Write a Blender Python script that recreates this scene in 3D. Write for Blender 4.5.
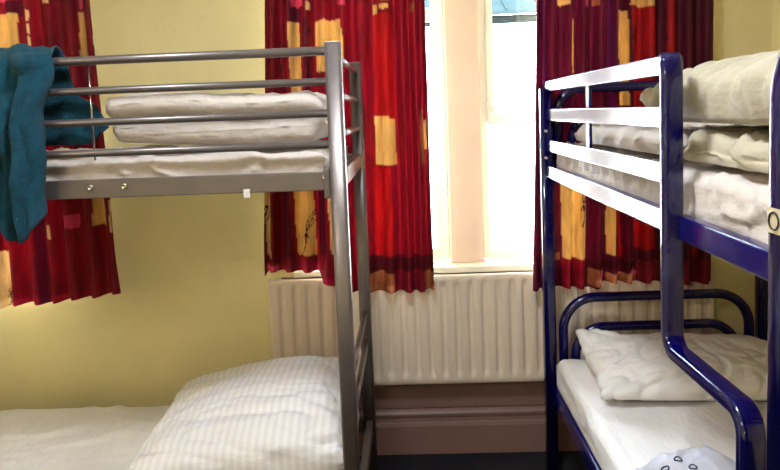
import bpy, bmesh, math, random
from mathutils import Vector, Matrix, noise

for o in list(bpy.data.objects):
    bpy.data.objects.remove(o)
S = bpy.context.scene
COL = S.collection

# ------------------------------------------------------------------ camera, sky, lights, exposure
cam_d = bpy.data.cameras.new('camera')
cam_d.lens = 30.2308
cam_d.sensor_width = 36
cam_d.shift_y = -0.08974
cam_d.clip_start = 0.02
cam_o = bpy.data.objects.new('camera', cam_d)
COL.objects.link(cam_o)
M3 = Matrix([[0.998891, 0.035923, 0.03044], [0.027439, 0.081275, -0.996314], [-0.038264, 0.996044, 0.080199]])
cam_o.matrix_world = Matrix.Translation(Vector([0.0, -3.0, 1.612])) @ M3.to_4x4()
S.camera = cam_o

W = bpy.data.worlds.new('sky')
S.world = W
W.use_nodes = True
bg = W.node_tree.nodes['Background']
bg.inputs[0].default_value = (0.72, 0.86, 1.0, 1)
bg.inputs[1].default_value = 50.0

def light(name, kind, loc, energy, color, rot=(0, 0, 0), **kw):
    d = bpy.data.lights.new(name, kind)
    d.energy = energy
    d.color = color
    for k, v in kw.items():
        setattr(d, k, v)
    o = bpy.data.objects.new(name, d)
    o.location = loc
    o.rotation_euler = rot
    COL.objects.link(o)
    return o

# sun over the roof, onto the house across the yard
sun = light('sun', 'SUN', (0, -6, 8), 40.0, (1.0, 0.95, 0.88), angle=math.radians(1.0))
sun.rotation_euler = Vector((0.25, 0.8, -0.6)).to_track_quat('-Z', 'Y').to_euler()
# ceiling lamp over the aisle between the bunks; added warm fill behind the camera
light('ceiling_lamp_aisle', 'AREA', (-0.15, -1.85, 2.80), 29.0, (0.86, 0.93, 1.0), shape='DISK', size=0.4)
light('fill_light_behind_camera', 'AREA', (-1.3, -3.9, 2.65), 36.0, (1.0, 0.90, 0.80), shape='DISK', size=0.9)
# daylight portals in the two window openings
def portal(name, x0, x1, z0, z1):
    o = light(name, 'AREA', ((x0 + x1) / 2, 0.29, (z0 + z1) / 2), 1.0, (1, 1, 1), shape='RECTANGLE', size=x1 - x0, size_y=z1 - z0)
    o.rotation_euler = (math.radians(-90), 0, 0)
    o.data.cycles.is_portal = True
portal('window_portal_middle', -0.5, 1.01, 0.9, 2.5)
portal('window_portal_left', -2.9, -1.62, 0.9, 2.5)

S.view_settings.view_transform = 'Standard'
S.view_settings.look = 'None'
S.view_settings.exposure = 0.42
S.view_settings.gamma = 1.0
S.view_settings.use_curve_mapping = False

# ------------------------------------------------------------------ helpers
def lin(c):
    r = []
    for v in c:
        v /= 255.0
        r.append(v / 12.92 if v <= 0.04045 else ((v + 0.055) / 1.055) ** 2.4)
    return (r[0], r[1], r[2], 1)

def mat(name, rgb, rough=0.5, metal=0.0, var=0.0, scale=8.0, bump=0.0, bscale=60.0, coat=0.0, ior=1.5, sheen=0.0, spec=0.5, stretch=(1, 1, 1), bdist=0.01):
    m = bpy.data.materials.new(name)
    m.use_nodes = True
    nt = m.node_tree
    b = nt.nodes['Principled BSDF']
    b.inputs['Roughness'].default_value = rough
    b.inputs['Metallic'].default_value = metal
    b.inputs['IOR'].default_value = ior
    b.inputs['Coat Weight'].default_value = coat
    b.inputs['Coat Roughness'].default_value = 0.06
    b.inputs['Sheen Weight'].default_value = sheen
    b.inputs['Specular IOR Level'].default_value = spec
    c = lin(rgb)
    tc = nt.nodes.new('ShaderNodeTexCoord')
    mp = nt.nodes.new('ShaderNodeMapping')
    mp.inputs['Scale'].default_value = stretch
    nt.links.new(tc.outputs['Object'], mp.inputs['Vector'])
    n = nt.nodes.new('ShaderNodeTexNoise')
    n.inputs['Scale'].default_value = scale
    n.inputs['Detail'].default_value = 4
    nt.links.new(mp.outputs[0], n.inputs['Vector'])
    r = nt.nodes.new('ShaderNodeValToRGB')
    r.color_ramp.elements[0].position = 0.3
    r.color_ramp.elements[1].position = 0.7
    r.color_ramp.elements[0].color = tuple(v * (1 - var) for v in c[:3]) + (1,)
    r.color_ramp.elements[1].color = tuple(min(1, v * (1 + var * 0.6)) for v in c[:3]) + (1,)
    nt.links.new(n.outputs['Fac'], r.inputs[0])
    nt.links.new(r.outputs[0], b.inputs['Base Color'])
    if bump:
        n2 = nt.nodes.new('ShaderNodeTexNoise')
        n2.inputs['Scale'].default_value = bscale
        n2.inputs['Detail'].default_value = 5
        nt.links.new(mp.outputs[0], n2.inputs['Vector'])
        bp = nt.nodes.new('ShaderNodeBump')
        bp.inputs['Strength'].default_value = bump
        bp.inputs['Distance'].default_value = bdist
        nt.links.new(n2.outputs['Fac'], bp.inputs['Height'])
        nt.links.new(bp.outputs[0], b.inputs['Normal'])
    return m

MAT = {
    'wall': mat('yellow_painted_plaster', (236, 221, 166), 0.75, var=0.06, scale=3, bump=0.12, bscale=40),
    'ceiling': mat('white_ceiling_paint', (232, 228, 214), 0.9, var=0.03),
    'shaded_cream_trim': mat('shaded_cream_paint', (134, 102, 94), 0.45, var=0.05, scale=6, bump=0.05, bscale=25),  # cream paint darkened: the shade below the window is in the colour
    'stone': mat('painted_stone', (228, 198, 176), 0.7, var=0.05, scale=5, bump=0.1, bscale=30),
    'white_paint': mat('white_window_paint', (240, 232, 214), 0.4, var=0.03),
    'radiator': mat('radiator_enamel', (230, 212, 194), 0.38, var=0.04, scale=4),
    'carpet': mat('navy_carpet', (10, 7, 20), 0.95, var=0.35, scale=120, bump=0.6, bscale=300),
    'grey_metal': mat('grey_metallic_paint', (124, 115, 112), 0.36, metal=0.6, var=0.06, scale=14),
    'chrome': mat('bolt_steel', (210, 205, 198), 0.18, metal=1.0, var=0.03),
    'blue_metal': mat('blue_gloss_paint', (4, 2, 68), 0.14, var=0.15, scale=10, coat=0.4, ior=1.5, spec=0.5),
    'blue_rail': mat('blue_gloss_flat_bar', (9, 6, 88), 0.17, var=0.15, scale=10, coat=0.12, ior=1.5, spec=0.5),
    'black': mat('black_plastic', (22, 20, 26), 0.5),
    'sticker': mat('beige_sticker', (214, 196, 160), 0.6, var=0.04),
    'sheet': mat('white_cotton_sheet', (236, 232, 230), 0.85, var=0.03, scale=5, bump=0.45, bscale=9, sheen=0.1, stretch=(1.6, 0.7, 1.8), bdist=0.03),
    'duvet': mat('shaded_white_cotton', (212, 200, 192), 0.85, var=0.03, scale=5, bump=0.45, bscale=9, sheen=0.1, stretch=(1.6, 0.7, 1.8), bdist=0.03),  # white cotton darkened; dimmer light on the upper bunks is in the colour
    'shaded_cream_cotton': mat('shaded_cream_cotton', (184, 173, 150), 0.85, var=0.04, scale=5, bump=0.45, bscale=9, sheen=0.1, stretch=(1.6, 0.7, 1.8), bdist=0.03),  # darkened too, for the shade on the upper right bedding
    'grey_cotton': mat('pale_grey_blanket', (196, 194, 204), 0.9, var=0.05, scale=9, bump=0.2, bscale=120),
    'ink': mat('dark_blue_print', (20, 18, 66), 0.8),
    'teal': mat('teal_terry_cloth', (0, 72, 94), 0.95, var=0.3, scale=40, bump=0.7, bscale=260, sheen=0.05),
    'slat': mat('pine_slat', (176, 140, 96), 0.7, var=0.15, scale=6, stretch=(1, 8, 1)),
    'steel_pole': mat('curtain_pole_steel', (150, 140, 130), 0.35, metal=0.9),
    'render': mat('white_house_render', (245, 243, 236), 0.9, var=0.03),
    'roof': mat('teal_roof_sheet', (22, 29, 30), 0.9, var=0.1, spec=0.0),
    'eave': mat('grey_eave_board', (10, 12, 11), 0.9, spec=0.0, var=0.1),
    'yard': mat('pale_concrete', (208, 204, 196), 0.9, var=0.1),
}

def striped_material():
    m = mat('satin_stripe_cotton', (232, 228, 232), 0.7, var=0.02, bump=0.45, bscale=8, sheen=0.1, stretch=(0.7, 1.8, 1.5), bdist=0.03)
    nt = m.node_tree
    b = nt.nodes['Principled BSDF']
    tc = nt.nodes.new('ShaderNodeTexCoord')
    w = nt.nodes.new('ShaderNodeTexWave')
    w.inputs['Scale'].default_value = 11.5
    w.inputs['Distortion'].default_value = 0.6
    w.inputs['Detail Scale'].default_value = 0.6
    nt.links.new(tc.outputs['Object'], w.inputs['Vector'])
    r = nt.nodes.new('ShaderNodeValToRGB')
    r.color_ramp.elements[0].position = 0.4
    r.color_ramp.elements[1].position = 0.6
    r.color_ramp.elements[0].color = lin((233, 230, 233))
    r.color_ramp.elements[1].color = lin((243, 240, 242))
    nt.links.new(w.outputs['Fac'], r.inputs[0])
    nt.links.new(r.outputs[0], b.inputs['Base Color'])
    r2 = nt.nodes.new('ShaderNodeMapRange')
    r2.inputs['To Min'].default_value = 0.85
    r2.inputs['To Max'].default_value = 0.5
    nt.links.new(w.outputs['Fac'], r2.inputs['Value'])
    nt.links.new(r2.outputs[0], b.inputs['Roughness'])
    return m
MAT['stripe'] = striped_material()

def glass_material():
    m = bpy.data.materials.new('window_glass')
    m.use_nodes = True
    nt = m.node_tree
    nt.nodes.clear()
    out = nt.nodes.new('ShaderNodeOutputMaterial')
    mx = nt.nodes.new('ShaderNodeMixShader')
    t = nt.nodes.new('ShaderNodeBsdfTransparent')
    g = nt.nodes.new('ShaderNodeBsdfGlossy')
    g.inputs['Roughness'].default_value = 0.02
    f = nt.nodes.new('ShaderNodeFresnel')
    f.inputs['IOR'].default_value = 1.45
    nt.links.new(f.outputs[0], mx.inputs[0])
    nt.links.new(t.outputs[0], mx.inputs[1])
    nt.links.new(g.outputs[0], mx.inputs[2])
    nt.links.new(mx.outputs[0], out.inputs['Surface'])
    return m
MAT['glass'] = glass_material()

def curtain_material():
    m = bpy.data.materials.new('printed_curtain_cloth')
    m.use_nodes = True
    nt = m.node_tree
    nt.nodes.clear()
    out = nt.nodes.new('ShaderNodeOutputMaterial')
    at = nt.nodes.new('ShaderNodeAttribute')
    at.attribute_name = 'Print'
    n = nt.nodes.new('ShaderNodeTexNoise')
    n.inputs['Scale'].default_value = 22
    n.inputs['Detail'].default_value = 6
    tc = nt.nodes.new('ShaderNodeTexCoord')
    mp = nt.nodes.new('ShaderNodeMapping')
    mp.inputs['Scale'].default_value = (1.6, 1.6, 0.35)
    nt.links.new(tc.outputs['Object'], mp.inputs['Vector'])
    nt.links.new(mp.outputs[0], n.inputs['Vector'])
    mr = nt.nodes.new('ShaderNodeMapRange')
    mr.inputs['From Min'].default_value = 0.3
    mr.inputs['From Max'].default_value = 0.7
    mr.inputs['To Min'].default_value = 0.7
    mr.inputs['To Max'].default_value = 1.2
    nt.links.new(n.outputs['Fac'], mr.inputs['Value'])
    mul = nt.nodes.new('ShaderNodeVectorMath')
    mul.operation = 'SCALE'
    nt.links.new(at.outputs['Color'], mul.inputs[0])
    nt.links.new(mr.outputs[0], mul.inputs['Scale'])
    d = nt.nodes.new('ShaderNodeBsdfPrincipled')
    d.inputs['Roughness'].default_value = 0.6
    d.inputs['Specular IOR Level'].default_value = 0.25
    tr = nt.nodes.new('ShaderNodeBsdfTranslucent')
    mx = nt.nodes.new('ShaderNodeMixShader')
    mx.inputs[0].default_value = 0.3
    nt.links.new(mul.outputs[0], d.inputs['Base Color'])
    nt.links.new(mul.outputs[0], tr.inputs['Color'])
    nt.links.new(d.outputs[0], mx.inputs[1])
    nt.links.new(tr.outputs[0], mx.inputs[2])
    nt.links.new(mx.outputs[0], out.inputs['Surface'])
    return m
MAT['curtain'] = curtain_material()

def bounce_lining_material():
    m = mat('cream_bounce_lining', (232, 220, 196), 0.9, var=0.04, scale=20)
    nt = m.node_tree
    out = nt.nodes['Material Output']
    b = nt.nodes['Principled BSDF']
    tr = nt.nodes.new('ShaderNodeBsdfTranslucent')
    tr.inputs['Color'].default_value = lin((232, 220, 196))
    mx = nt.nodes.new('ShaderNodeMixShader')
    mx.inputs[0].default_value = 0.2
    nt.links.new(b.outputs[0], mx.inputs[1])
    nt.links.new(tr.outputs[0], mx.inputs[2])
    nt.links.new(mx.outputs[0], out.inputs['Surface'])
    return m
MAT['lining'] = bounce_lining_material()

def thing(name, loc, label, cat, group=None):
    o = bpy.data.objects.new(name, None)
    COL.objects.link(o)
    o.location = loc
    o.empty_display_size = 0.1
    tag(o, label, cat, group)
    return o

def tag(o, label, cat, group=None):
    o['label'] = label
    o['category'] = cat
    if group:
        o['group'] = group
    return o

def obj(name, bm, m, parent=None, smooth=False, label=None):
    """link a bmesh (world coordinates) as one mesh object"""
    bmesh.ops.recalc_face_normals(bm, faces=bm.faces[:])
    if all(e.is_manifold for e in bm.edges) and bm.calc_volume(signed=True) < 0:
        bmesh.ops.reverse_faces(bm, faces=bm.faces[:])
    me = bpy.data.meshes.new(name)
    bm.to_mesh(me)
    bm.free()
    o = bpy.data.objects.new(name, me)
    COL.objects.link(o)
    me.materials.append(MAT[m])
    if smooth:
        for p in me.polygons:
            p.use_smooth = True
    if parent is not None:
        p0 = world_loc(parent)
        me.transform(Matrix.Translation(-p0))
        o.parent = parent
    if label:
        o['label'] = label
    return o

def world_loc(o):
    v = Vector((0, 0, 0))
    while o is not None:
        v = v + o.location
        o = o.parent
    return v

def struct(name, bm, m, parent=None, smooth=False):
    o = obj(name, bm, m, parent, smooth)
    o['kind'] = 'structure'
    return o

def box(bm, x0, x1, y0, y1, z0, z1, bev=0.0):
    r = bmesh.ops.create_cube(bm, size=1.0)
    vs = r['verts']
    for v in vs:
        v.co = Vector(((x0 + x1) / 2 + v.co.x * (x1 - x0), (y0 + y1) / 2 + v.co.y * (y1 - y0), (z0 + z1) / 2 + v.co.z * (z1 - z0)))
    if bev:
        es = {e for v in vs for e in v.link_edges}
        bmesh.ops.bevel(bm, geom=list(es), offset=bev, segments=2, profile=0.5, affect='EDGES')
    return bm

def fillet(pts, r, n=7):
    pts = [Vector(p) for p in pts]
    out = [pts[0]]
    for i in range(1, len(pts) - 1):
        a, b, c = pts[i - 1], pts[i], pts[i + 1]
        d1 = (a - b).normalized()
        d2 = (c - b).normalized()
        ang = d1.angle(d2)
        if abs(ang - math.pi) < 1e-3:
            out.append(b)
            continue
        t = min(r / math.tan(ang / 2), (a - b).length * 0.49, (c - b).length * 0.49)
        rr = t * math.tan(ang / 2)
        cen = b + (d1 + d2).normalized() * (rr / math.sin(ang / 2))
        p1 = b + d1 * t - cen
        p2 = b + d2 * t - cen
        tot = p1.angle(p2)
        ax = p1.cross(p2).normalized()
        for k in range(n + 1):
            out.append(cen + Matrix.Rotation(tot * k / n, 3, ax) @ p1)
    out.append(pts[-1])
    return out

def sweep(bm, pts, side, w, h=None, n=14, bev=0.004):
    """tube (radius w) or rectangular bar (w along 'side', h across) along a planar path"""
    pts = [Vector(p) for p in pts]
    side = Vector(side).normalized()
    if h is None:
        prof = [(w * math.cos(2 * math.pi * k / n), w * math.sin(2 * math.pi * k / n)) for k in range(n)]
    else:
        a, b = w / 2, h / 2
        c = bev
        prof = []
        for sx, sy, a0 in ((1, 1, 0), (-1, 1, 90), (-1, -1, 180), (1, -1, 270)):
            for k in range(4):
                t = math.radians(a0 + 30 * k)
                prof.append((sx * (a - c) + c * math.cos(t), sy * (b - c) + c * math.sin(t)))
    rings = []
    for i, p in enumerate(pts):
        t1 = (pts[i] - pts[i - 1]).normalized() if i else (pts[1] - pts[0]).normalized()
        t2 = (pts[i + 1] - pts[i]).normalized() if i < len(pts) - 1 else t1
        t = (t1 + t2).normalized()
        k = 1.0 / max(0.4, t.dot(t1))
        nb = t.cross(side).normalized()
        rings.append([bm.verts.new(p + side * u + nb * v * k) for u, v in prof])
    m = len(prof)
    for i in range(len(rings) - 1):
        for j in range(m):
            bm.faces.new((rings[i][j], rings[i][(j + 1) % m], rings[i + 1][(j + 1) % m], rings[i + 1][j]))
    bm.faces.new(rings[0])
    bm.faces.new(list(reversed(rings[-1])))
    return bm

def tube(bm, a, b, r, n=14):
    a, b = Vector(a), Vector(b)
    d = (b - a).normalized()
    s = Vector((0, 0, 1)) if abs(d.z) < 0.9 else Vector((1, 0, 0))
    s = (s - d * s.dot(d)).normalized()
    return sweep(bm, [a, b], s, r, None, n)

def bar(bm, a, b, w, h, side, bev=0.004):
    return sweep(bm, [a, b], side, w, h, bev=bev)

def dome(bm, c, axis, r, h):
    """round bolt head"""
    axis = Vector(axis).normalized()
    s = Vector((0, 0, 1)) if abs(axis.z) < 0.9 else Vector((1, 0, 0))
    t = axis.cross(s).normalized()
    s = t.cross(axis)
    c = Vector(c)
    rings = []
    for rr, hh in ((1.0, -0.2), (1.0, 0.35), (0.8, 0.75), (0.5, 0.95), (0.42, 0.6), (0.25, 0.55)):
        rings.append([bm.verts.new(c + axis * h * hh + (s * math.cos(k * math.pi / 6) + t * math.sin(k * math.pi / 6)) * r * rr) for k in range(12)])
    for i in range(len(rings) - 1):
        for j in range(12):
            bm.faces.new((rings[i][j], rings[i][(j + 1) % 12], rings[i + 1][(j + 1) % 12], rings[i + 1][j]))
    bm.faces.new(rings[0])
    bm.faces.new(list(reversed(rings[-1])))
    return bm

def fbm(x, y, z, o=4):
    return noise.fractal(Vector((x, y, z)), 1.0, 2.0, o)

def ridge(x, y, z):
    """sharp cloth crease, 0..1"""
    v = noise.noise(Vector((x, y, z)))
    return max(0.0, 1.0 - abs(v) * 4.5) ** 1.6

def wrinkle(x, y, seed, sc=5.0, ang=0.0, st=3.0):
    c, s = math.cos(ang), math.sin(ang)
    u = (x * c + y * s) * sc / st
    v = (-x * s + y * c) * sc
    w = 0.5 * fbm(u * 0.6, v * 0.6, seed, 2)
    return ridge(u + w, v + w, seed) * 0.6 + ridge(u * 2.1 + 7, v * 2.1 + w, seed + 3) * 0.3 + 0.3 * fbm(u, v, seed + 9, 3)

def soft_slab(bm, x0, x1, y0, y1, z0, z1, r=0.03, step=0.025, amp=0.004, seed=0.0, sag=0.0, ang=0.3, sc=5.0, sidefold=0.0):
    """mattress or folded cloth: rounded slab, top and sides wrinkled, bottom flat"""
    nx = max(6, int((x1 - x0) / step))
    ny = max(6, int((y1 - y0) / step))
    def prof(k):
        # cross-section parameter from the side bottom (0) to the top border (1)
        return k
    top = {}
    cx, cy = (x0 + x1) / 2, (y0 + y1) / 2
    hx, hy = (x1 - x0) / 2, (y1 - y0) / 2
    for i in range(nx + 1):
        for j in range(ny + 1):
            u = -1 + 2 * i / nx
            v = -1 + 2 * j / ny
            ux = math.copysign(1 - (1 - abs(u)) ** 1.0, u)
            x = cx + hx * ux
            y = cy + hy * v
            dx = min(x - x0, x1 - x)
            dy = min(y - y0, y1 - y)
            ex = max(0.0, 1 - dx / r) if r else 0
            ey = max(0.0, 1 - dy / r) if r else 0
            e = min(1.0, math.hypot(ex, ey))
            drop = r * (1 - math.sqrt(max(0, 1 - e * e)))
            z = z1 - drop + amp * (wrinkle(x, y, seed, sc, ang) - 0.95) - sag * (1 - u * u) * (1 - v * v)
            # pull the border in a little so that the corners are round
            k = min(1.0, math.hypot(max(0, abs(u) - (1 - r / hx)) / (r / hx), max(0, abs(v) - (1 - r / hy)) / (r / hy)))
            top[i, j] = bm.verts.new((x, y, z))
    for i in range(nx):
        for j in range(ny):
            bm.faces.new((top[i, j], top[i + 1, j], top[i + 1, j + 1], top[i, j + 1]))
    loop = [top[i, 0] for i in range(nx + 1)] + [top[nx, j] for j in range(1, ny + 1)] + [top[i, ny] for i in range(nx - 1, -1, -1)] + [top[0, j] for j in range(ny - 1, 0, -1)]
    prev = loop
    L = 12
    n = len(loop)
    for k in range(1, L + 1):
        t = k / L
        cur = []
        for q, v in enumerate(loop):
            nx_, ny_ = 0.0, 0.0
            if abs(v.co.x - x0) < 1e-5: nx_ = -1
            if abs(v.co.x - x1) < 1e-5: nx_ = 1
            if abs(v.co.y - y0) < 1e-5: ny_ = -1
            if abs(v.co.y - y1) < 1e-5: ny_ = 1
            bul = -0.25 * r * (t ** 3) + sidefold * math.sin(math.pi * min(1, t * 1.1)) * (0.5 + 0.5 * math.sin(q * 1.9 + 2 * fbm(q * 0.13, seed, 0, 2))) * 0.5
            z = v.co.z + (z0 - v.co.z) * t
            cur.append(bm.verts.new((v.co.x + nx_ * bul, v.co.y + ny_ * bul, z)))
        for q in range(n):
            bm.faces.new((prev[q], prev[(q + 1) % n], cur[(q + 1) % n], cur[q]))
        prev = cur
    bm.faces.new(prev)
    return bm

def cushion(bm, lx, ly, h, seam=0.3, pinch=0.05, n=56, amp=0.006, seed=1.0, ang=0.4, sc=6.0, tilt=(0, 0), pw=0.42, lift=None, flat=0.75):
    """pillow in local coordinates, lying on z = 0; tilt raises it along x, y"""
    def pos(i, j):
        u = -1 + 2 * i / n
        v = -1 + 2 * j / n
        u = math.copysign(1 - (1 - abs(u)) ** 1.25, u)
        v = math.copysign(1 - (1 - abs(v)) ** 1.25, v)
        x = lx / 2 * u * (1 - pinch * (1 - v * v))
        y = ly / 2 * v * (1 - pinch * (1 - u * u))
        p = (max(0, 1 - abs(u) ** 2.6) * max(0, 1 - abs(v) ** 2.6)) ** pw
        return u, v, x, y, p
    T, B = {}, {}
    for i in range(n + 1):
        for j in range(n + 1):
            u, v, x, y, p = pos(i, j)
            base = h * seam
            tl = 1 + tilt[0] * u + tilt[1] * v
            lf = 0.0
            if lift:
                for lu, lv, lh in lift:
                    d2 = (u - lu) ** 2 + (v - lv) ** 2
                    lf += lh * math.exp(-d2 / 0.12)
            wr = amp * wrinkle(x, y, seed, sc, ang) * (0.3 + 0.7 * min(1, p * 1.5))
            # radial pulls from the corners and the seam
            edge = 1 - p
            wr += amp * 0.7 * edge * math.sin(14 * (u if abs(v) > abs(u) else v) + 3 * fbm(x * 5, y * 5, seed, 2))
            z = (base + (h - base) * p) * tl + wr + lf
            zb = base * tl * (1 - min(1, p / flat)) + lf * (1 - p)
            T[i, j] = bm.verts.new((x, y, max(z, 0.004)))
            if i in (0, n) or j in (0, n):
                B[i, j] = T[i, j]
            else:
                B[i, j] = bm.verts.new((x, y, max(0.0, min(zb, z - 0.003))))
    for i in range(n):
        for j in range(n):
            bm.faces.new((T[i, j], T[i + 1, j], T[i + 1, j + 1], T[i, j + 1]))
            q = (B[i, j], B[i, j + 1], B[i + 1, j + 1], B[i + 1, j])
            try:
                bm.faces.new(q)
            except ValueError:
                pass
    return bm

def crumple(bm, amp, sc, seed, st=(1, 1, 1), zlo=0.0, fade=0.03):
    """push cloth out and in along its normals in long creases"""
    bmesh.ops.recalc_face_normals(bm, faces=bm.faces[:])
    bm.normal_update()
    mv = []
    for v in bm.verts:
        p = Vector((v.co.x * st[0], v.co.y * st[1], v.co.z * st[2])) * sc
        w = noise.noise_vector(p * 0.45 + Vector((seed, 1.3, seed * 0.7))) * 1.1
        q = p + w + Vector((seed, seed * 1.7, 3.1))
        a = max(0.0, 1 - abs(noise.noise(q)) * 3.6) ** 1.5
        b = max(0.0, 1 - abs(noise.noise(q * 1.9 + Vector((9, 2, 5)))) * 3.2) ** 1.5
        k = 0.5 + 0.5 * noise.noise(p * 0.5 + Vector((3, seed, 8)))
        f = smooth_step((v.co.z - zlo) / fade)
        mv.append(v.normal * (amp * f * (a * (0.4 + 1.1 * k) + 0.45 * b - 1.0)))
    for v, d in zip(bm.verts, mv):
        v.co += d
    return bm

def smooth_step(t):
    t = min(1, max(0, t))
    return t * t * (3 - 2 * t)

def place(bm, loc, rz=0.0):
    bmesh.ops.transform(bm, matrix=Matrix.Translation(Vector(loc)) @ Matrix.Rotation(rz, 4, 'Z'), verts=bm.verts[:])
    return bm

def NB():
    return bmesh.new()

def set_mesh(name, bm, m, label, cat, group=None, loc=None, smooth=True):
    """a thing that is one mesh, origin at loc"""
    o = obj(name, bm, m, None, smooth)
    if loc is not None:
        o.data.transform(Matrix.Translation(-Vector(loc)))
        o.location = loc
    return tag(o, label, cat, group)

# ------------------------------------------------------------------ the room
XL, XR, YB, ZC = -3.3, 1.63, -5.2, 2.9
WT = 0.3
struct('floor', box(NB(), XL, XR, YB, 0.0, -0.12, 0.0), 'carpet')
struct('ceiling', box(NB(), XL - 0.2, XR + 0.2, YB - 0.2, WT, ZC, ZC + 0.15), 'ceiling')
struct('wall_right', box(NB(), XR, XR + 0.2, YB, 0.0, -0.12, ZC), 'wall')
struct('wall_left', box(NB(), XL - 0.2, XL, YB, 0.0, -0.12, ZC), 'wall')
struct('wall_front', box(NB(), XL - 0.2, XR + 0.2, YB - 0.2, YB, -0.12, ZC), 'wall')
WX = [(-2.9, -1.62), (-0.5, 1.01)]
WZ = (0.885, 2.5)
bm = NB()
box(bm, XL - 0.2, XR + 0.2, 0, WT, -0.12, WZ[0])
box(bm, XL - 0.2, XR + 0.2, 0, WT, WZ[1], ZC)
xs = [XL - 0.2] + [v for p in WX for v in p] + [XR + 0.2]
for k in range(0, len(xs), 2):
    box(bm, xs[k], xs[k + 1], 0, WT, WZ[0], WZ[1])
struct('wall_back', bm, 'wall')

# moulded skirting along the window wall
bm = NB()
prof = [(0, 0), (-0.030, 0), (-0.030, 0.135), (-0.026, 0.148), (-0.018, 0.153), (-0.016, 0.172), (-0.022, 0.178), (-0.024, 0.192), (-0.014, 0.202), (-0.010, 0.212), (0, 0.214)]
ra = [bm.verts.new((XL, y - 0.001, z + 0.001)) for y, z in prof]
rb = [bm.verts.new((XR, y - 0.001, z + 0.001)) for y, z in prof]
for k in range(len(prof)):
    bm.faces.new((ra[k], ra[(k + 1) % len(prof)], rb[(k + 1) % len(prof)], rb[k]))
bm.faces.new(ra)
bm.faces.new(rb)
struct('baseboard_back', bm, 'shaded_cream_trim')
# cream panel below the window, shade put into its colour
struct('trim_1', box(NB(), -0.62, 1.13, -0.012, -0.001, 0.217, 0.862, 0.003), 'shaded_cream_trim')
# window ledge
struct('trim_2', box(NB(), -0.56, 1.07, -0.035, 0.10, 0.864, 0.895, 0.006), 'white_paint')
# stone mullion between the two lights
struct('trim_3', box(NB(), 0.177, 0.334, 0.03, WT, 0.896, 2.5, 0.006), 'stone')

def pane(name, x0, x1, y, z0, z1, parent):
    return struct(name, box(NB(), x0, x1, y, y + 0.004, z0, z1), 'glass', parent)

def frame(bm, x0, x1, y0, y1, z0, z1, w, wb=None):
    wb = wb or w
    box(bm, x0, x0 + w, y0, y1, z0, z1, 0.004)
    box(bm, x1 - w, x1, y0, y1, z0, z1, 0.004)
    box(bm, x0 + w, x1 - w, y0, y1, z0, z0 + wb, 0.004)
    box(bm, x0 + w, x1 - w, y0, y1, z1 - w, z1, 0.004)
    return bm

# left light: frame with a transom
w1 = struct('window_1', frame(NB(), -0.498, 0.175, 0.10, 0.16, 0.897, 2.498, 0.055), 'white_paint')
struct('transom', box(NB(), -0.442, 0.119, 0.105, 0.155, 2.03, 2.09, 0.004), 'white_paint', w1)
pane('pane', -0.442, 0.119, 0.128, 0.953, 2.029, w1)
pane('pane', -0.442, 0.119, 0.128, 2.091, 2.442, w1)
# right light: fixed pane below, opening sash above
w2 = struct('window_2', frame(NB(), 0.336, 1.008, 0.10, 0.16, 0.897, 2.498, 0.036), 'white_paint')
pane('pane', 0.373, 0.971, 0.128, 0.934, 1.540, w2)
sash = struct('sash', frame(NB(), 0.374, 0.970, 0.085, 0.135, 1.545, 2.46, 0.030, 0.05), 'white_paint', w2)
struct('sash_gap_strip', box(NB(), 0.376, 0.968, 0.088, 0.130, 1.5405, 1.5448), 'black', sash)  # black strip put in for the dark gap below the sash
pane('pane', 0.405, 0.939, 0.108, 1.597, 2.429, sash)
bm = NB()
box(bm, 0.388, 0.398, 0.066, 0.0845, 1.60, 1.625, 0.002)
box(bm, 0.388, 0.470, 0.058, 0.066, 1.606, 1.618, 0.003)
struct('window_stay', bm, 'white_paint', sash)
# the other window, behind the left curtain
w3 = struct('window_3', frame(NB(), -2.898, -1.622, 0.10, 0.16, 0.887, 2.498, 0.05), 'white_paint')
struct('transom', box(NB(), -2.847, -1.673, 0.105, 0.155, 1.9, 1.96, 0.004), 'white_paint', w3)
pane('pane', -2.847, -1.673, 0.128, 0.938, 1.899, w3)
pane('pane', -2.847, -1.673, 0.128, 1.961, 2.447, w3)

# ------------------------------------------------------------------ outside: yard and the house across it
struct('ground', box(NB(), -14, 14, 0.8, 16, -0.8, -0.6), 'yard')
house = thing('house', (0.5, 7.0, -0.6), 'white house with a grey eave and pale teal roof seen through the window', 'house')
obj('wall', box(NB(), -9, 9, 7.0, 9.0, -0.6, 2.87), 'render', house)
obj('eave', box(NB(), -9, 9, 6.86, 7.0, 2.87, 2.98, 0.01), 'eave', house)
bm = NB()
vs = [(-9.1, 6.8, 2.98), (9.1, 6.8, 2.98), (9.1, 10.2, 4.45), (-9.1, 10.2, 4.45)]
lo = [bm.verts.new(v) for v in vs]
hi = [bm.verts.new((v[0], v[1], v[2] + 0.06)) for v in vs]
bm.faces.new(lo)
bm.faces.new(hi)
for k in range(4):
    bm.faces.new((lo[k], lo[(k + 1) % 4], hi[(k + 1) % 4], hi[k]))
for k in range(36):
    x = -9 + k * 0.5
    bar(bm, (x, 6.8, 3.05), (x, 10.2, 4.52), 0.03, 0.03, (1, 0, 0))
obj('roof', bm, 'roof', house)

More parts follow.
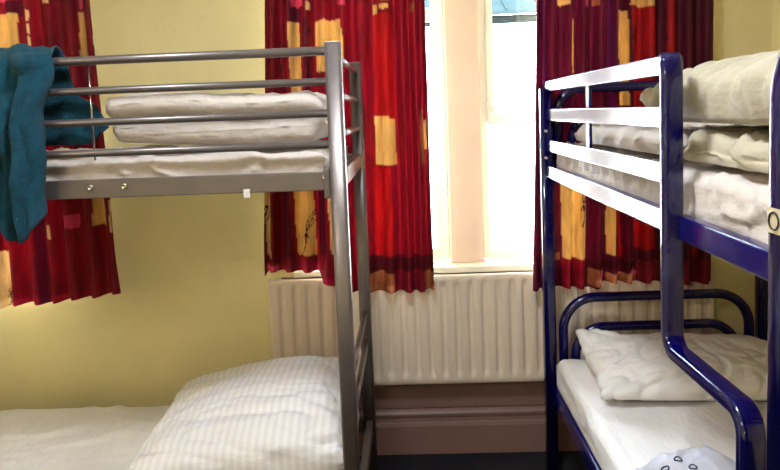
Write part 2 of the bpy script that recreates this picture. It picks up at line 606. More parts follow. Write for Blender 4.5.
# ------------------------------------------------------------------ radiator
RX0, RX1, RZ0, RZ1 = -0.668, 1.34, 0.362, 0.868
PITCH = 0.0615
rad = thing('radiator', ((RX0 + RX1) / 2, -0.07, RZ0), 'long cream panel radiator with vertical flutes below the window', 'radiator')
bm = NB()
nx = int((RX1 - RX0) / PITCH * 12)
zs = [RZ0, RZ0 + 0.006, RZ0 + 0.03, RZ0 + 0.045, RZ0 + 0.052, RZ0 + 0.060, RZ0 + 0.07, RZ0 + 0.09] + [RZ0 + 0.1 + k * 0.05 for k in range(7)] + [RZ1 - 0.075, RZ1 - 0.055, RZ1 - 0.045, RZ1 - 0.036, RZ1 - 0.028, RZ1 - 0.006, RZ1]
def flute(x, z):
    ph = ((x - RX0) / PITCH) % 1.0
    d = abs(ph - 0.5) * 2          # 0 flute centre .. 1 groove centre
    prof_ = 1.0 - min(1.0, max(0.0, (d - 0.42) / 0.42)) ** 1.0
    prof_ = prof_ * prof_ * (3 - 2 * prof_)
    zm = min(1, max(0, (z - RZ0 - 0.034) / 0.03)) * min(1, max(0, (RZ1 - 0.022 - z) / 0.03))
    return -0.074 - 0.014 * (1 - (1 - prof_) * zm)
rows = []
for z in zs:
    edge = 0.006 if z in (zs[0], zs[-1]) else 0.0
    rows.append([bm.verts.new((RX0 + (RX1 - RX0) * i / nx, flute(RX0 + (RX1 - RX0) * i / nx, z) + edge, z)) for i in range(nx + 1)])
for a in range(len(rows) - 1):
    for i in range(nx):
        bm.faces.new((rows[a][i], rows[a][i + 1], rows[a + 1][i + 1], rows[a + 1][i]))
back = [bm.verts.new(v) for v in ((RX0, -0.068, RZ0), (RX1, -0.068, RZ0), (RX1, -0.068, RZ1), (RX0, -0.068, RZ1))]
bm.faces.new(rows[0] + [back[1], back[0]])
bm.faces.new(list(reversed(rows[-1])) + [back[3], back[2]])
bm.faces.new([r[0] for r in rows] + [back[3], back[0]])
bm.faces.new([r[-1] for r in rows] + [back[2], back[1]])
bm.faces.new(back)
obj('front_panel', bm, 'radiator', rad, True)
obj('back_panel', box(NB(), RX0 + 0.01, RX1 - 0.01, -0.036, -0.024, RZ0 + 0.01, RZ1 - 0.01, 0.003), 'radiator', rad)
bm = NB()
for k in range(int((RX1 - RX0) / 0.03)):
    x = RX0 + 0.015 + k * 0.03
    box(bm, x - 0.001, x + 0.001, -0.067, -0.037, RZ0 + 0.02, RZ1 - 0.012)
obj('convector_fins', bm, 'radiator', rad)
for x in (RX0, RX1 - 0.004):
    obj('side_cover', box(NB(), x, x + 0.004, -0.0675, -0.020, RZ0 + 0.02, RZ1 - 0.004), 'radiator', rad)
for x in (RX0 + 0.25, RX1 - 0.25):
    obj('wall_bracket', box(NB(), x, x + 0.04, -0.0235, -0.0125, RZ0 + 0.05, RZ1 - 0.05), 'radiator', rad)

# ------------------------------------------------------------------ curtains
CC = {k: lin(v) for k, v in {
'cream':(226, 190, 140),
'gold':(216, 170, 100),
'pale':(232, 205, 160),
'crim':(128, 9, 28),
'mar':(84, 8, 34),
'pur':(82, 12, 58),
'red':(156, 13, 17),
'rose':(196, 60, 90),
'brown':(150, 84, 52),
'dark':(70, 8, 18),
'hem':(120, 14, 34)
}.items()}
PRINT = {
'left': [
(-1.989,-1.284,0.725,2.513,'crim'),
(-1.577,-1.605,1.46,2.494,'pur'),
(-1.695,-1.668,0.736,1.507,'mar'),
(-1.525,-1.604,0.734,2.492,'crim'),
(-1.464,-1.549,0.733,2.489,'red'),
(-1.412,-1.381,2.096,2.486,'mar'),
(-1.755,-1.681,2.096,2.163,'mar'),
(-2.027,-1.698,1.902,2.11,'gold'),
(-1.989,-1.72,2.162,2.513,'rose'),
(-1.683,-1.684,1.902,2.122,'pale'),
(-1.657,-1.635,2.068,2.116,'cream'),
(-1.658,-1.635,2.012,2.056,'cream'),
(-1.658,-1.635,1.96,2.0,'cream'),
(-1.582,-1.549,2.146,2.169,'cream'),
(-1.433,-1.399,1.907,2.102,'gold'),
(-1.362,-1.352,2.065,2.112,'cream'),
(-1.362,-1.352,2.009,2.057,'cream'),
(-1.362,-1.352,1.949,1.996,'cream'),
(-1.426,-1.406,2.114,2.192,'rose'),
(-1.561,-1.503,1.147,1.212,'rose'),
(-1.424,-1.362,1.156,1.288,'gold'),
(-1.638,-1.615,1.11,1.17,'cream'),
(-2.128,-1.824,0.694,1.049,'cream'),
(-1.561,-1.561,1.045,1.108,'cream'),
(-1.345,-1.337,1.128,1.272,'cream')],
'middle': [
(-0.686,0.153,0.683,2.453,'crim'),
(-0.644,-0.664,0.707,2.451,'cream'),
(-0.571,-0.509,2.059,2.448,'crim'),
(-0.498,-0.451,2.014,2.444,'mar'),
(-0.49,-0.439,2.081,2.444,'rose'),
(-0.507,-0.461,1.714,2.016,'gold'),
(-0.587,-0.549,1.465,2.062,'crim'),
(-0.441,-0.421,1.46,2.031,'mar'),
(-0.379,-0.269,2.015,2.439,'crim'),
(-0.293,-0.254,2.082,2.435,'rose'),
(-0.425,-0.41,2.063,2.098,'cream'),
(-0.394,-0.279,1.802,2.02,'gold'),
(-0.305,-0.269,1.819,1.982,'gold'),
(-0.655,-0.627,0.987,1.293,'cream'),
(-0.575,-0.534,0.966,1.29,'mar'),
(-0.518,-0.431,0.981,1.288,'gold'),
(-0.416,-0.378,0.961,1.284,'mar'),
(-0.364,-0.35,0.988,1.282,'cream'),
(-0.703,-0.348,0.834,0.99,'hem'),
(-0.664,-0.603,0.923,0.953,'rose'),
(-0.242,-0.167,1.364,2.433,'crim'),
(-0.138,-0.118,2.038,2.081,'gold'),
(-0.112,-0.07,2.057,2.08,'gold'),
(-0.102,-0.069,2.091,2.113,'gold'),
(-0.139,-0.057,1.599,2.039,'red'),
(-0.026,-0.03,0.779,2.423,'pur'),
(0.025,0.041,2.044,2.078,'brown'),
(-0.148,-0.057,1.381,1.598,'gold'),
(-0.082,-0.053,1.586,1.751,'red'),
(-0.166,-0.08,0.979,1.372,'red'),
(-0.213,0.116,0.901,0.974,'dark'),
(-0.23,-0.088,0.781,0.903,'brown'),
(-0.083,0.045,0.777,0.907,'hem'),
(0.049,0.113,0.811,0.903,'brown'),
(0.052,0.066,1.377,1.617,'brown'),
(0.068,0.081,1.442,1.573,'gold'),
(0.016,-0.019,0.959,2.421,'rose'),
(0.067,0.038,1.224,2.418,'hem')],
'right': [
(0.48,1.379,0.647,2.399,'mar'),
(0.48,0.526,0.762,2.399,'crim'),
(0.588,0.605,0.76,2.394,'pur'),
(0.658,0.708,2.037,2.081,'gold'),
(0.711,0.725,1.753,1.974,'gold'),
(0.772,0.788,2.029,2.386,'rose'),
(0.806,0.83,2.036,2.074,'brown'),
(0.906,0.954,1.795,2.007,'gold'),
(0.912,0.953,1.604,1.797,'gold'),
(0.872,0.893,1.195,2.381,'pur'),
(0.959,1.061,2.022,2.377,'gold'),
(0.965,1.068,0.968,2.022,'red'),
(1.117,1.163,1.185,2.37,'red'),
(1.249,1.3,0.917,2.364,'mar'),
(0.662,0.76,0.934,1.312,'gold'),
(0.764,0.849,0.752,1.243,'mar'),
(0.858,0.882,0.948,1.174,'gold'),
(0.889,0.921,0.938,1.173,'red'),
(1.078,1.128,0.833,1.188,'dark'),
(1.206,1.257,0.829,1.184,'red'),
(0.591,0.651,0.929,0.957,'brown'),
(0.773,0.815,0.807,0.907,'brown'),
(0.816,0.837,0.824,0.923,'rose'),
(0.947,0.981,0.874,0.928,'rose'),
(0.938,1.059,0.853,0.875,'rose'),
(0.76,1.335,0.889,0.925,'dark'),
(0.656,0.763,0.8,0.937,'crim'),
(0.99,1.314,0.774,0.918,'hem'),
(0.851,0.989,0.784,0.864,'brown')]}

def smooth_step(t):
    t = min(1, max(0, t))
    return t * t * (3 - 2 * t)

def curtain(key, x0, x1, ztop, hem, folds, label, sprigs, seed, flare=(0.0, 0.0)):
    """hanging printed cloth; hem is a list of (x, z); folds a list of fold crest x positions"""
    dx = 0.0042
    nx = int((x1 - x0) / dx)
    zmin = min(h[1] for h in hem)
    nz = int((ztop - zmin) / 0.0065)
    bm = NB()
    cl = bm.loops.layers.float_color.new('Print')
    patches = PRINT[key]
    def hem_z(x):
        for (xa, za), (xb, zb) in zip(hem, hem[1:]):
            if x <= xb:
                return za + (zb - za) * smooth_step((x - xa) / (xb - xa)) if x > xa else za
        return hem[-1][1]
    def fold_phase(x):
        for k, (fa, fb) in enumerate(zip(folds, folds[1:])):
            if x <= fb:
                return k + (x - fa) / (fb - fa)
        return len(folds) - 1 + (x - folds[-1]) / 0.1
    G = []
    Cl = []
    for i in range(nx + 1):
        x = x0 + (x1 - x0) * i / nx
        hz = hem_z(x)
        colv, cc = [], []
        for j in range(nz + 1):
            t = j / nz
            z = ztop + (hz - ztop) * t
            q = i / nx
            xf = x + (1 - t) * (flare[0] * (1 - q) + flare[1] * q)
            sw = 0.010 * fbm(x * 1.5, z * 1.2, seed, 2) * t
            ph = fold_phase(x + sw * 1.5)
            amp = 0.019 + 0.009 * t + 0.006 * fbm(x * 4, z * 0.8, seed + 5, 2)
            c = math.cos(2 * math.pi * ph)
            c = math.copysign(abs(c) ** 0.75, c)
            y = -0.128 - amp * c + 0.004 * fbm(x * 14, z * 3, seed + 2, 3)
            colv.append(bm.verts.new((xf + sw * 0.5, y, z)))
            px = xf + 0.004 * fbm(x * 20, z * 9, seed, 2)
            pz = z + 0.006 * fbm(x * 22, z * 14, seed + 1, 2)
            col = CC['crim']
            for a, b, c0, c1, nm in patches:
                if a <= px <= b and c0 <= pz <= c1:
                    col = CC[nm]
            for (sx, sz, ln, lean) in sprigs:
                # thin drawn stem with a pair of leaves on the gold panels
                tt = (z - sz) / ln
                if 0 <= tt <= 1:
                    cxs = sx + lean * tt + 0.006 * math.sin(tt * 9)
                    lw = 0.0028
                    leaf = 0.014 * abs(math.sin(tt * math.pi * 2)) if tt > 0.35 else 0
                    if abs(xf - cxs) < lw or abs(abs(xf - cxs) - leaf) < lw * 0.8:
                        col = CC['dark']
            cc.append(col)
        G.append(colv)
        Cl.append(cc)
    idx = {}
    for i in range(nx + 1):
        for j in range(nz + 1):
            idx[G[i][j]] = Cl[i][j]
    for i in range(nx):
        for j in range(nz):
            f = bm.faces.new((G[i][j], G[i + 1][j], G[i + 1][j + 1], G[i][j + 1]))
            f.smooth = True
            for l in f.loops:
                l[cl] = idx[l.vert]
    lb = bmesh.new()  # unseen lining, added to keep red bounce off the window frames
    nj = int(nz * 0.985)
    GL = [[lb.verts.new(G[i][j].co + Vector((0, 0.005, 0))) for j in range(0, nj, 3)] for i in range(0, nx + 1, 2)]
    for i in range(len(GL) - 1):
        for j in range(len(GL[0]) - 1):
            lb.faces.new((GL[i][j], GL[i + 1][j], GL[i + 1][j + 1], GL[i][j + 1]))
    o = set_mesh('curtain', bm, 'curtain', label, 'curtain', 'printed red curtains', ((x0 + x1) / 2, -0.128, ztop))
    obj('lining', lb, 'lining', o, True, label='cream lining added behind the curtain to bounce white daylight')
    return o

def pole(x0, x1, label):
    p = thing('curtain_pole', ((x0 + x1) / 2, -0.128, 2.46), label, 'curtain pole')
    obj('rod', tube(NB(), (x0, -0.128, 2.46), (x1, -0.128, 2.46), 0.012), 'steel_pole', p, True)
    for x in (x0 + 0.06, x1 - 0.06):
        obj('bracket', box(NB(), x - 0.012, x + 0.012, -0.139, -0.001, 2.45, 2.47, 0.003), 'steel_pole', p)
    return p
pole(-0.85, 1.5, 'steel curtain pole above the middle window')
pole(-3.1, -1.3, 'steel curtain pole above the left window')

curtain('left', -2.12, -1.325, 2.447, [(-2.12, 0.82), (-1.90, 0.79), (-1.75, 0.81), (-1.69, 0.805), (-1.5, 0.825), (-1.325, 0.845)],
        [-2.10, -2.0, -1.90, -1.80, -1.70, -1.615, -1.53, -1.43, -1.34],
        'dark red printed curtain behind the teal towel at the left', [(-1.86, 0.80, 0.10, 0.03)], 1.3, (0.0, -0.05))
curtain('middle', -0.672, 0.088, 2.447, [(-0.68, 0.89), (-0.65, 0.922), (-0.43, 0.915), (-0.40, 0.86), (-0.30, 0.815), (0.02, 0.81), (0.10, 0.82)],
        [-0.69, -0.63, -0.555, -0.475, -0.39, -0.30, -0.215, -0.10, -0.02, 0.035, 0.095, 0.15],
        'red and gold printed curtain behind the grey bunk post, left of the bright window', [(-0.555, 1.55, 0.48, 0.02), (-0.49, 1.0, 0.2, 0.06), (-0.68, 1.02, 0.2, 0.03), (-0.43, 1.6, 0.40, 0.01)], 4.1, (0.085, 0.0))
curtain('right', 0.525, 1.315, 2.447, [(0.53, 0.80), (0.66, 0.81), (0.70, 0.805), (0.80, 0.80), (0.84, 0.825), (1.10, 0.82), (1.20, 0.81), (1.315, 0.81)],
        [0.53, 0.60, 0.68, 0.735, 0.815, 0.885, 0.945, 1.03, 1.12, 1.20, 1.28, 1.36],
        'maroon printed curtain above the blue bunk, right of the bright window', [(0.74, 1.08, 0.2, 0.03), (0.965, 1.6, 0.34, 0.01)], 8.7, (0.05, 0.012))

# ------------------------------------------------------------------ grey metal bunk along the window wall
LN, LF = -1.03, -0.215        # near and far side, y
LX0, LX1 = -2.20, -0.217      # ends, x
bunk = thing('bunk_bed', ((LX0 + LX1) / 2, (LN + LF) / 2, 0), 'grey metal bunk bed with tubular guard rails along the left wall', 'bunk bed', 'bunk beds')
for x in (LX0, LX1):
    for y in (LN, LF):
        p = obj('post', sweep(NB(), [(x, y, 0.001), (x, y, 1.822)], (1, 0, 0), 0.05, 0.044, bev=0.012), 'grey_metal', bunk, True)
        obj('post_cap', box(NB(), x - 0.023, x + 0.023, y - 0.020, y + 0.020, 1.8225, 1.828, 0.002), 'grey_metal', p)
for z, r in ((1.802, 0.0135), (1.711, 0.0115), (1.616, 0.0115), (1.522, 0.0115)):
    obj('guard_rail', tube(NB(), (LX0 + 0.024, LN, z), (LX1 - 0.024, LN, z), r), 'grey_metal', bunk, True)
obj('guard_wire', tube(NB(), (-0.962, LN + 0.004, 1.50), (-0.962, LN + 0.004, 1.80), 0.003, 8), 'chrome', bunk, True)
for z0, z1, nm in ((1.384, 1.442, 'side_rail'), (0.215, 0.275, 'side_rail')):
    for y, d in ((LN, 1), (LF, -1)):
        bm = NB()
        box(bm, LX0 + 0.026, LX1 - 0.026, y - 0.006, y + 0.006, z0, z1, 0.003)
        box(bm, LX0 + 0.026, LX1 - 0.026, min(y + 0.006 * d, y + 0.03 * d), max(y + 0.006 * d, y + 0.03 * d), z0 + 0.004, z0 + 0.010)
        sr = obj(nm, bm, 'grey_metal', bunk)
        if y == LN and z0 > 1:
            for x in (-0.977, -0.872):
                obj('bolt', dome(NB(), (x, LN - 0.006, 1.418), (0, -1, 0), 0.011, 0.009), 'chrome', sr, True)
            obj('bolt', dome(NB(), (-0.262, LN - 0.006, 1.425), (0, -1, 0), 0.006, 0.005), 'chrome', sr, True)
            obj('care_tag', box(NB(), -0.508, -0.488, LN - 0.009, LN - 0.0065, 1.37, 1.396, 0.001), 'sheet', sr)
    for x in (LX0, LX1):
        obj('end_rail', box(NB(), x - 0.014, x + 0.014, LN + 0.024, LF - 0.024, z0, z1, 0.003), 'grey_metal', bunk)
for x in (LX0, LX1):
    for z in (1.79, 1.67, 1.55, 0.62, 0.75):
        obj('end_bar', tube(NB(), (x, LN + 0.022, z), (x, LF - 0.022, z), 0.0115), 'grey_metal', bunk, True)
obj('rail_bracket', box(NB(), LX1 - 0.044, LX1 - 0.0255, LN - 0.02, LN + 0.02, 1.36, 1.452, 0.004), 'grey_metal', bunk)
for z, nm in ((1.398, 'slat_base'), (0.229, 'slat_base')):
    bm = NB()
    k = LX0 + 0.09
    while k < LX1 - 0.1:
        box(bm, k, k + 0.07, LN + 0.008, LF - 0.008, z, z + 0.012, 0.002)
        k += 0.115
    obj(nm, bm, 'slat', bunk)

# mattresses and bedding on the grey bunk
G1 = 'mattresses on the bunk beds'
G2 = 'pillows on the bunk beds'
G3 = 'folded white duvets on the bunk beds'
set_mesh('mattress', crumple(soft_slab(NB(), -2.15, -0.256, -1.008, -0.24, 1.4105, 1.520, 0.035, 0.016, 0.008, 2.2, ang=1.2, sc=6, sidefold=0.006), 0.013, 7, 2.0, (0.8, 1.0, 0.9), 1.41), 'duvet',
         'white sheeted mattress on the upper deck of the grey bunk', 'mattress', G1, (-1.2, -0.62, 1.411))
set_mesh('mattress', crumple(soft_slab(NB(), -2.15, -0.256, -1.008, -0.24, 0.2415, 0.388, 0.035, 0.016, 0.008, 5.2, ang=0.5, sc=5, sidefold=0.008), 0.010, 6, 5.0, (0.6, 1.3, 1), 0.242), 'sheet',
         'white sheeted mattress on the lower deck of the grey bunk', 'mattress', G1, (-1.2, -0.62, 0.242))

# folded duvet, its fold turned to the right
def ribbon(bm, path, th, y0, y1, ny, seed, amp, ends=0.05):
    path = [Vector((p[0], 0, p[1])) for p in path]
    L, R_ = [], []
    n = len(path)
    for i, p in enumerate(path):
        t = (path[min(i + 1, n - 1)] - path[max(i - 1, 0)]).normalized()
        nr = Vector((-t.z, 0, t.x))
        L.append((p, nr))
    rings = []
    for j in range(ny + 1):
        v = j / ny
        y = y0 + (y1 - y0) * v
        d = min(v, 1 - v) * (y1 - y0)
        k = math.sqrt(max(0.0, 1 - max(0.0, 1 - d / ends) ** 2))
        k = 0.25 + 0.75 * k
        out = []
        def off(i, s):
            p, nr = L[i]
            q = p + nr * s * th / 2 * k
            a = amp * wrinkle(q.x * 1.0 + s, y, seed + s, 6, 0.25) * (1 if s > 0 else 0.6)
            return q + nr * s * a
        for i in range(n):
            q = off(i, 1)
            out.append((q.x, y, q.z))
        p, nr = L[-1]
        t = (path[-1] - path[-2]).normalized()
        for a in range(1, 6):
            an = math.pi / 2 - math.pi * a / 6
            q = p + (nr * math.sin(an) + t * math.cos(an)) * th / 2 * k
            out.append((q.x, y, q.z))
        for i in range(n - 1, -1, -1):
            q = off(i, -1)
            out.append((q.x, y, q.z))
        p, nr = L[0]
        t = (path[0] - path[1]).normalized()
        for a in range(1, 6):
            an = -math.pi / 2 + math.pi * a / 6
            q = p + (nr * math.sin(an) + t * math.cos(an)) * th / 2 * k
            out.append((q.x, y, q.z))
        rings.append([bm.verts.new(q) for q in out])
    m = len(rings[0])
    for j in range(ny):
        for i in range(m):
            bm.faces.new((rings[j][i], rings[j][(i + 1) % m], rings[j + 1][(i + 1) % m], rings[j + 1][i]))
    bm.faces.new(rings[0])
    bm.faces.new(list(reversed(rings[-1])))
    return bm

path = []
for k in range(24):
    t = k / 23
    path.append((-0.922 + 0.592 * t, 1.656 + 0.006 * math.sin(t * 6) - 0.006 * t))
for k in range(1, 10):
    a = math.pi / 2 - math.pi * k / 10
    path.append((-0.335 + 0.041 * math.cos(a), 1.6105 + 0.041 * math.sin(a)))
for k in range(24):
    t = k / 23
    path.append((-0.335 - 0.570 * t, 1.5725 + 0.008 * t - 0.006 * math.sin(t * 5)))
o = set_mesh('folded_duvet', crumple(ribbon(NB(), path, 0.086, -0.975, -0.36, 44, 3.1, 0.006, 0.05), 0.008, 7, 7.0, (0.7, 1, 1.3), 1.53), 'duvet',
             'white folded duvet on the upper mattress of the grey bunk', 'duvet', G3, (-0.6, -0.66, 1.54))

bm = cushion(NB(), 0.72, 0.68, 0.20, seam=0.34, pinch=0.04, amp=0.008, seed=6.3, ang=0.25, sc=5.0, n=90, tilt=(0.30, 0.12), pw=0.34, flat=0.5)
crumple(bm, 0.018, 6.5, 4.4, (0.5, 1.35, 1), 0.0, 0.06)
place(bm, (0, 0, 0), 0.03)
o = obj('pillow', bm, 'stripe', None, True)
o.location = (-0.625, -0.605, 0.393)
tag(o, 'large white satin-striped pillow on the lower bed of the grey bunk', 'pillow', G2)

# ------------------------------------------------------------------ teal towel over the top guard rail
def lerp_table(tab, z):
    for (za, va), (zb, vb) in zip(tab, tab[1:]):
        if zb <= z <= za:
            return va + (vb - va) * (za - z) / (za - zb)
    return tab[0][1] if z > tab[0][0] else tab[-1][1]

bm = NB()
NSX = 70
right_front = [(1.86, -1.045), (1.70, -1.066), (1.54, -1.088), (1.43, -1.076), (1.34, -1.094), (1.22, -1.12)]
right_back = [(1.86, -1.050), (1.75, -1.036), (1.70, -1.018), (1.665, -0.962), (1.60, -0.925), (1.575, -0.96), (1.545, -1.00)]
hem_tab = [(-1.60, 1.27), (-1.36, 1.25), (-1.25, 1.238), (-1.21, 1.240), (-1.185, 1.325), (-1.16, 1.275), (-1.13, 1.262), (-1.075, 1.29), (-1.04, 1.36)]
def hem_at(x):
    for (xa, za), (xb, zb) in zip(hem_tab, hem_tab[1:]):
        if xa <= x <= xb:
            return za + (zb - za) * (x - xa) / (xb - xa)
    return hem_tab[0][1] if x < hem_tab[0][0] else hem_tab[-1][1]
rows = []
xl = -1.62
rowdef = [('b', k / 16) for k in range(17)] + [('a', k / 8) for k in range(1, 8)] + [('f', k / 44) for k in range(45)]
for kind, t in rowdef:
    row = []
    for i in range(NSX + 1):
        s = i / NSX
        if kind == 'b':
            z = 1.548 + (1.815 - 1.548) * t
            xr = lerp_table(right_back, z)
            x = xl + (xr - xl) * s
            y = -0.990 - 0.006 * t + 0.008 * math.sin(x * 55) * (1 - t)
            top = 0
        elif kind == 'a':
            a = math.pi * t
            xr = -1.053 + 0.008 * t
            x = xl + (xr - xl) * s
            lump = 0.006 * math.sin(x * 42) + 0.004 * math.sin(x * 97 + 1)
            y = -1.03 + 0.034 * math.cos(a)
            z = 1.815 + (0.032 + lump) * math.sin(a)
        else:
            x0_ = xl + (-1.045 - xl) * s
            zb = hem_at(x0_)
            z = 1.815 + (zb - 1.815) * t
            xr = lerp_table(right_front, max(1.22, 1.84 - (1.84 - 1.30) * t))
            x = xl + (xr - xl) * s + 0.010 * s * math.sin(t * 14)
            fold = math.sin(x0_ * 62 + 1.5 * fbm(x0_ * 5, t * 2, 3, 2)) * 0.6 + 0.4 * math.sin(x0_ * 131 + 2 + t)
            y = -1.066 - (0.006 + 0.036 * min(1, t * 2.5)) * (fold + 1)
            # collar-like fold with a dark hollow beneath
            d = z - (1.772 + 0.35 * (x0_ + 1.115) + 6 * (x0_ + 1.10) ** 2)
            if -1.17 < x0_ < -1.055:
                e = math.sin(math.pi * (x0_ + 1.17) / 0.115)
                y -= 0.026 * e * smooth_step(d / 0.012 + 0.5) * smooth_step((1.83 - z) / 0.03)
                y -= 0.004 * e
            # long diagonal folds
            y -= 0.022 * ridge(x0_ * 7 + z * 1.6, z * 1.2, 4.0)
        row.append(bm.verts.new((x, y, z)))
    rows.append(row)
for a in range(len(rows) - 1):
    for i in range(NSX):
        bm.faces.new((rows[a][i], rows[a][i + 1], rows[a + 1][i + 1], rows[a + 1][i]))
o = set_mesh('towel', bm, 'teal', 'teal towel draped over the top rail of the grey bunk', 'towel', None, (-1.3, -1.03, 1.24))
md = o.modifiers.new('thick', 'SOLIDIFY')
md.thickness = 0.006
md.offset = 1.0

# ------------------------------------------------------------------ blue metal bunk along the right wall
BX0, BX1 = 0.580, 1.490       # aisle side and wall side, x
BF, BN = -0.205, -2.23        # far and near end, y
RS = 0.552                    # aisle face plane of the rails (flat bars on the posts)
blue = thing('bunk_bed', ((BX0 + BX1) / 2, (BF + BN) / 2, 0), 'glossy blue metal bunk bed with flat guard rails along the right wall', 'bunk bed', 'bunk beds')
def blue_part(name, bm, smooth=True):
    flat = name in ('guard_rail', 'guard_divider', 'side_rail')
    return obj(name, bm, 'blue_rail' if flat else 'blue_metal', blue, smooth and not flat)
blue_part('post', sweep(NB(), [(BX0, BF, 0.001), (BX0, BF, 1.685)], (1, 0, 0), 0.052, 0.05, bev=0.012))
blue_part('post', sweep(NB(), [(BX1, BF, 0.001), (BX1, BF, 1.685)], (1, 0, 0), 0.052, 0.05, bev=0.012))
blue_part('post', sweep(NB(), [(BX1, BN, 0.001), (BX1, BN, 1.685)], (1, 0, 0), 0.052, 0.05, bev=0.012))
blue_part('post', sweep(NB(), [(BX0, BN, 0.001), (BX0, BN, 1.685)], (1, 0, 0), 0.052, 0.05, bev=0.012))
# near upright of the opening, bending over into the near guard rail
near = blue_part('upright', sweep(NB(), fillet([(0.553, -2.025, 0.001), (0.553, -2.025, 1.690), (0.553, BN - 0.02, 1.690)], 0.08), (1, 0, 0), 0.034, 0.044, bev=0.008))
st = obj('sticker', box(NB(), 0.5345, 0.5357, -2.046, -2.008, 1.411, 1.449, 0.0003), 'sticker', near)
ring = NB()
R0 = [(0.5335, -2.027 + 0.013 * math.cos(a * math.pi / 16), 1.430 + 0.013 * math.sin(a * math.pi / 16)) for a in range(33)]
for a in range(32):
    tube(ring, R0[a], R0[a + 1], 0.0016, 6)
obj('ring_mark', ring, 'black', st, True, label='black ring printed on the beige sticker')
# far upright, kinked towards the near one above the lower bed
kink = fillet([(0.562, -1.580, 1.660), (0.562, -1.580, 1.072), (0.562, -1.912, 1.078), (0.562, -1.918, 0.001)], 0.04)
up = blue_part('upright', sweep(NB(), [(0.562, -1.566, 1.708), (0.562, -1.577, 1.692)] + kink, (1, 0, 0), 0.044, 0.028, bev=0.008))
# flat guard rails between the far post and the far upright
bm = NB()
bar(bm, (0.590, -0.19, 1.695), (0.590, -1.520, 1.695), 0.028, 0.044, (1, 0, 0), 0.006)
g1 = blue_part('guard_rail', bm)
obj('end_plug', box(NB(), 0.574, 0.603, -1.548, -1.5205, 1.678, 1.712, 0.004), 'black', g1, True)
for z in (1.576, 1.448):
    bm = NB()
    bar(bm, (0.586, BF - 0.026, z), (0.586, -1.545, z), 0.018, 0.048, (1, 0, 0), 0.004)
    blue_part('guard_rail', bm)
blue_part('guard_divider', bar(NB(), (0.600, -0.80, 1.46), (0.600, -0.80, 1.69), 0.010, 0.042, (1, 0, 0), 0.003))
# side rails
sr = blue_part('side_rail', bar(NB(), (0.588, BF - 0.026, 1.340), (0.588, BN + 0.026, 1.340), 0.030, 0.052, (1, 0, 0), 0.005))
blue_part('side_rail', bar(NB(), (BX1, BF - 0.026, 1.340), (BX1, BN + 0.026, 1.340), 0.030, 0.052, (1, 0, 0), 0.005))
blue_part('side_rail', bar(NB(), (0.602, BF - 0.026, 0.366), (0.602, BN + 0.026, 0.366), 0.034, 0.064, (1, 0, 0), 0.008))
blue_part('side_rail', bar(NB(), (BX1, BF - 0.026, 0.378), (BX1, BN + 0.026, 0.378), 0.030, 0.060, (1, 0, 0), 0.008))
for y in (BF, BN):
    for z in (1.340, 0.378):
        blue_part('end_rail', bar(NB(), (BX0 + 0.027, y, z - 0.012), (BX1 - 0.027, y, z - 0.012), 0.028, 0.046, (0, 1, 0), 0.005))
# bent tube hoops at the window end and the near end, lower and upper bed
for y in (BF - 0.004, BN + 0.004):
    for zt, zb, x0, x1, r in ((0.785, 0.40, 0.638, 1.430, 0.14), (0.655, 0.40, 0.690, 1.380, 0.13), (1.682, 1.362, 0.630, 1.440, 0.10), (1.560, 1.362, 0.690, 1.380, 0.09)):
        blue_part('end_hoop', sweep(NB(), fillet([(x0, y, zb), (x0, y, zt), (x1, y, zt), (x1, y, zb)], r, 10), (0, 1, 0), 0.0205))
# bolts on the far post
for z in (1.508, 1.395):
    obj('bolt', dome(NB(), (0.574, BF - 0.025, z), (0, -1, 0), 0.008, 0.006), 'chrome', blue, True)
for z in (1.339, 0.386):
    bm = NB()
    y = BN + 0.1
    while y < BF - 0.1:
        box(bm, 0.66, BX1 - 0.016, y, y + 0.07, z, z + 0.012, 0.002)
        y += 0.115
    obj('slat_base', bm, 'slat', blue)

# bedding of the blue bunk
set_mesh('mattress', crumple(soft_slab(NB(), 0.608, 1.462, BN + 0.04, BF - 0.045, 1.3535, 1.468, 0.03, 0.016, 0.006, 7.7, ang=0.9, sc=6, sidefold=0.008), 0.013, 8, 12.0, (1, 1, 0.6), 1.36), 'duvet',
         'white mattress with a gathered sheet on the upper deck of the blue bunk', 'mattress', G1, (1.04, -1.2, 1.36))
set_mesh('mattress', crumple(soft_slab(NB(), 0.592, 1.462, BN + 0.04, BF - 0.035, 0.4005, 0.545, 0.035, 0.016, 0.006, 9.1, ang=0.4, sc=4, sidefold=0.003), 0.008, 5, 15.0, (1.2, 0.7, 1), 0.41), 'sheet',
         'white sheeted mattress on the lower deck of the blue bunk', 'mattress', G1, (1.04, -1.2, 0.41))
set_mesh('folded_duvet', crumple(soft_slab(NB(), 0.640, 1.35, -1.40, -0.43, 1.4735, 1.553, 0.038, 0.016, 0.008, 12.4, ang=1.4, sc=6, sidefold=0.008), 0.014, 8, 18.0, (1, 0.8, 1.2), 1.466), 'duvet',
         'flat white folded duvet at the window end of the upper blue bunk', 'duvet', G3, (1.0, -0.9, 1.466))
set_mesh('folded_duvet', crumple(soft_slab(NB(), 0.632, 1.33, -2.12, -1.43, 1.4735, 1.555, 0.038, 0.012, 0.010, 15.4, ang=0.8, sc=7, sidefold=0.010), 0.018, 9, 22.0, (1, 0.9, 1.3), 1.466), 'shaded_cream_cotton',
         'cream folded duvet beneath the creased pillow on the upper blue bunk', 'duvet', G3, (1.0, -1.8, 1.466))
bm = cushion(NB(), 0.66, 0.80, 0.132, seam=0.45, pinch=0.02, amp=0.008, seed=21.0, ang=1.0, sc=8.0, pw=0.30, flat=0.4, n=100)
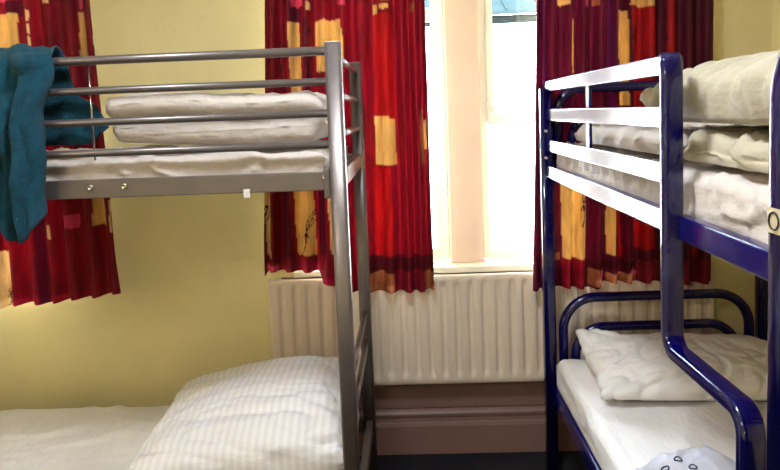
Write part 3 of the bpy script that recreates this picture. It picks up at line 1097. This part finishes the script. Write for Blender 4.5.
crumple(bm, 0.020, 12.0, 33.0, (1, 0.45, 0.9), 0.0, 0.05)
o = obj('pillow', bm, 'shaded_cream_cotton', None, True)
o.location = (0.968, -1.62, 1.562)
tag(o, 'plump creased cream pillow on top of the upper blue bunk bedding', 'pillow', G2)
bm = cushion(NB(), 0.78, 0.48, 0.125, seam=0.25, pinch=0.05, amp=0.006, seed=31.0, ang=0.5, sc=6.0, n=90, pw=0.42, lift=[(-1, 1, 0.065)], flat=0.6)
crumple(bm, 0.014, 7.0, 41.0, (1, 1, 1), 0.0, 0.05)
place(bm, (0, 0, 0), -0.06)
o = obj('pillow', bm, 'sheet', None, True)
o.location = (1.055, -0.522, 0.549)
tag(o, 'white pillow with a pointed corner on the lower bed of the blue bunk', 'pillow', G2)

# folded grey blanket with printed rings on the lower blue bed
bl = thing('folded_blanket', (0.83, -1.24, 0.545), 'pale grey folded blanket with dark blue ring prints on the lower blue bunk', 'blanket')
bm = cushion(NB(), 0.26, 0.26, 0.085, seam=0.2, pinch=0.0, amp=0.006, seed=41.0, ang=0.2, sc=8.0, pw=0.62, flat=0.5, n=44)
crumple(bm, 0.010, 9.0, 51.0, (1, 1, 1), 0.0, 0.03)
place(bm, (0.775, -1.255, 0.549), 0.35)
from mathutils.bvhtree import BVHTree
bvh = BVHTree.FromBMesh(bm)
cloth = obj('cloth', bm, 'grey_cotton', bl, True)
# dark rings printed along the near fold
for x, y in ((0.672, -1.250), (0.712, -1.238), (0.690, -1.285), (0.735, -1.280)):
    pts = []
    for k in range(17):
        a = 2 * math.pi * k / 16
        px, py = x + 0.0095 * math.cos(a), y + 0.0095 * math.sin(a)
        h = bvh.ray_cast(Vector((px, py, 1.0)), Vector((0, 0, -1)))[0]
        if h is None:
            break
        pts.append(Vector((px, py, h.z + 0.0006)))
    if len(pts) < 17:
        continue
    rb_ = NB()
    for k in range(16):
        tube(rb_, pts[k], pts[k + 1], 0.0022, 6)
    obj('ring_print', rb_, 'ink', bl, True, label='dark blue ring printed on the grey blanket')
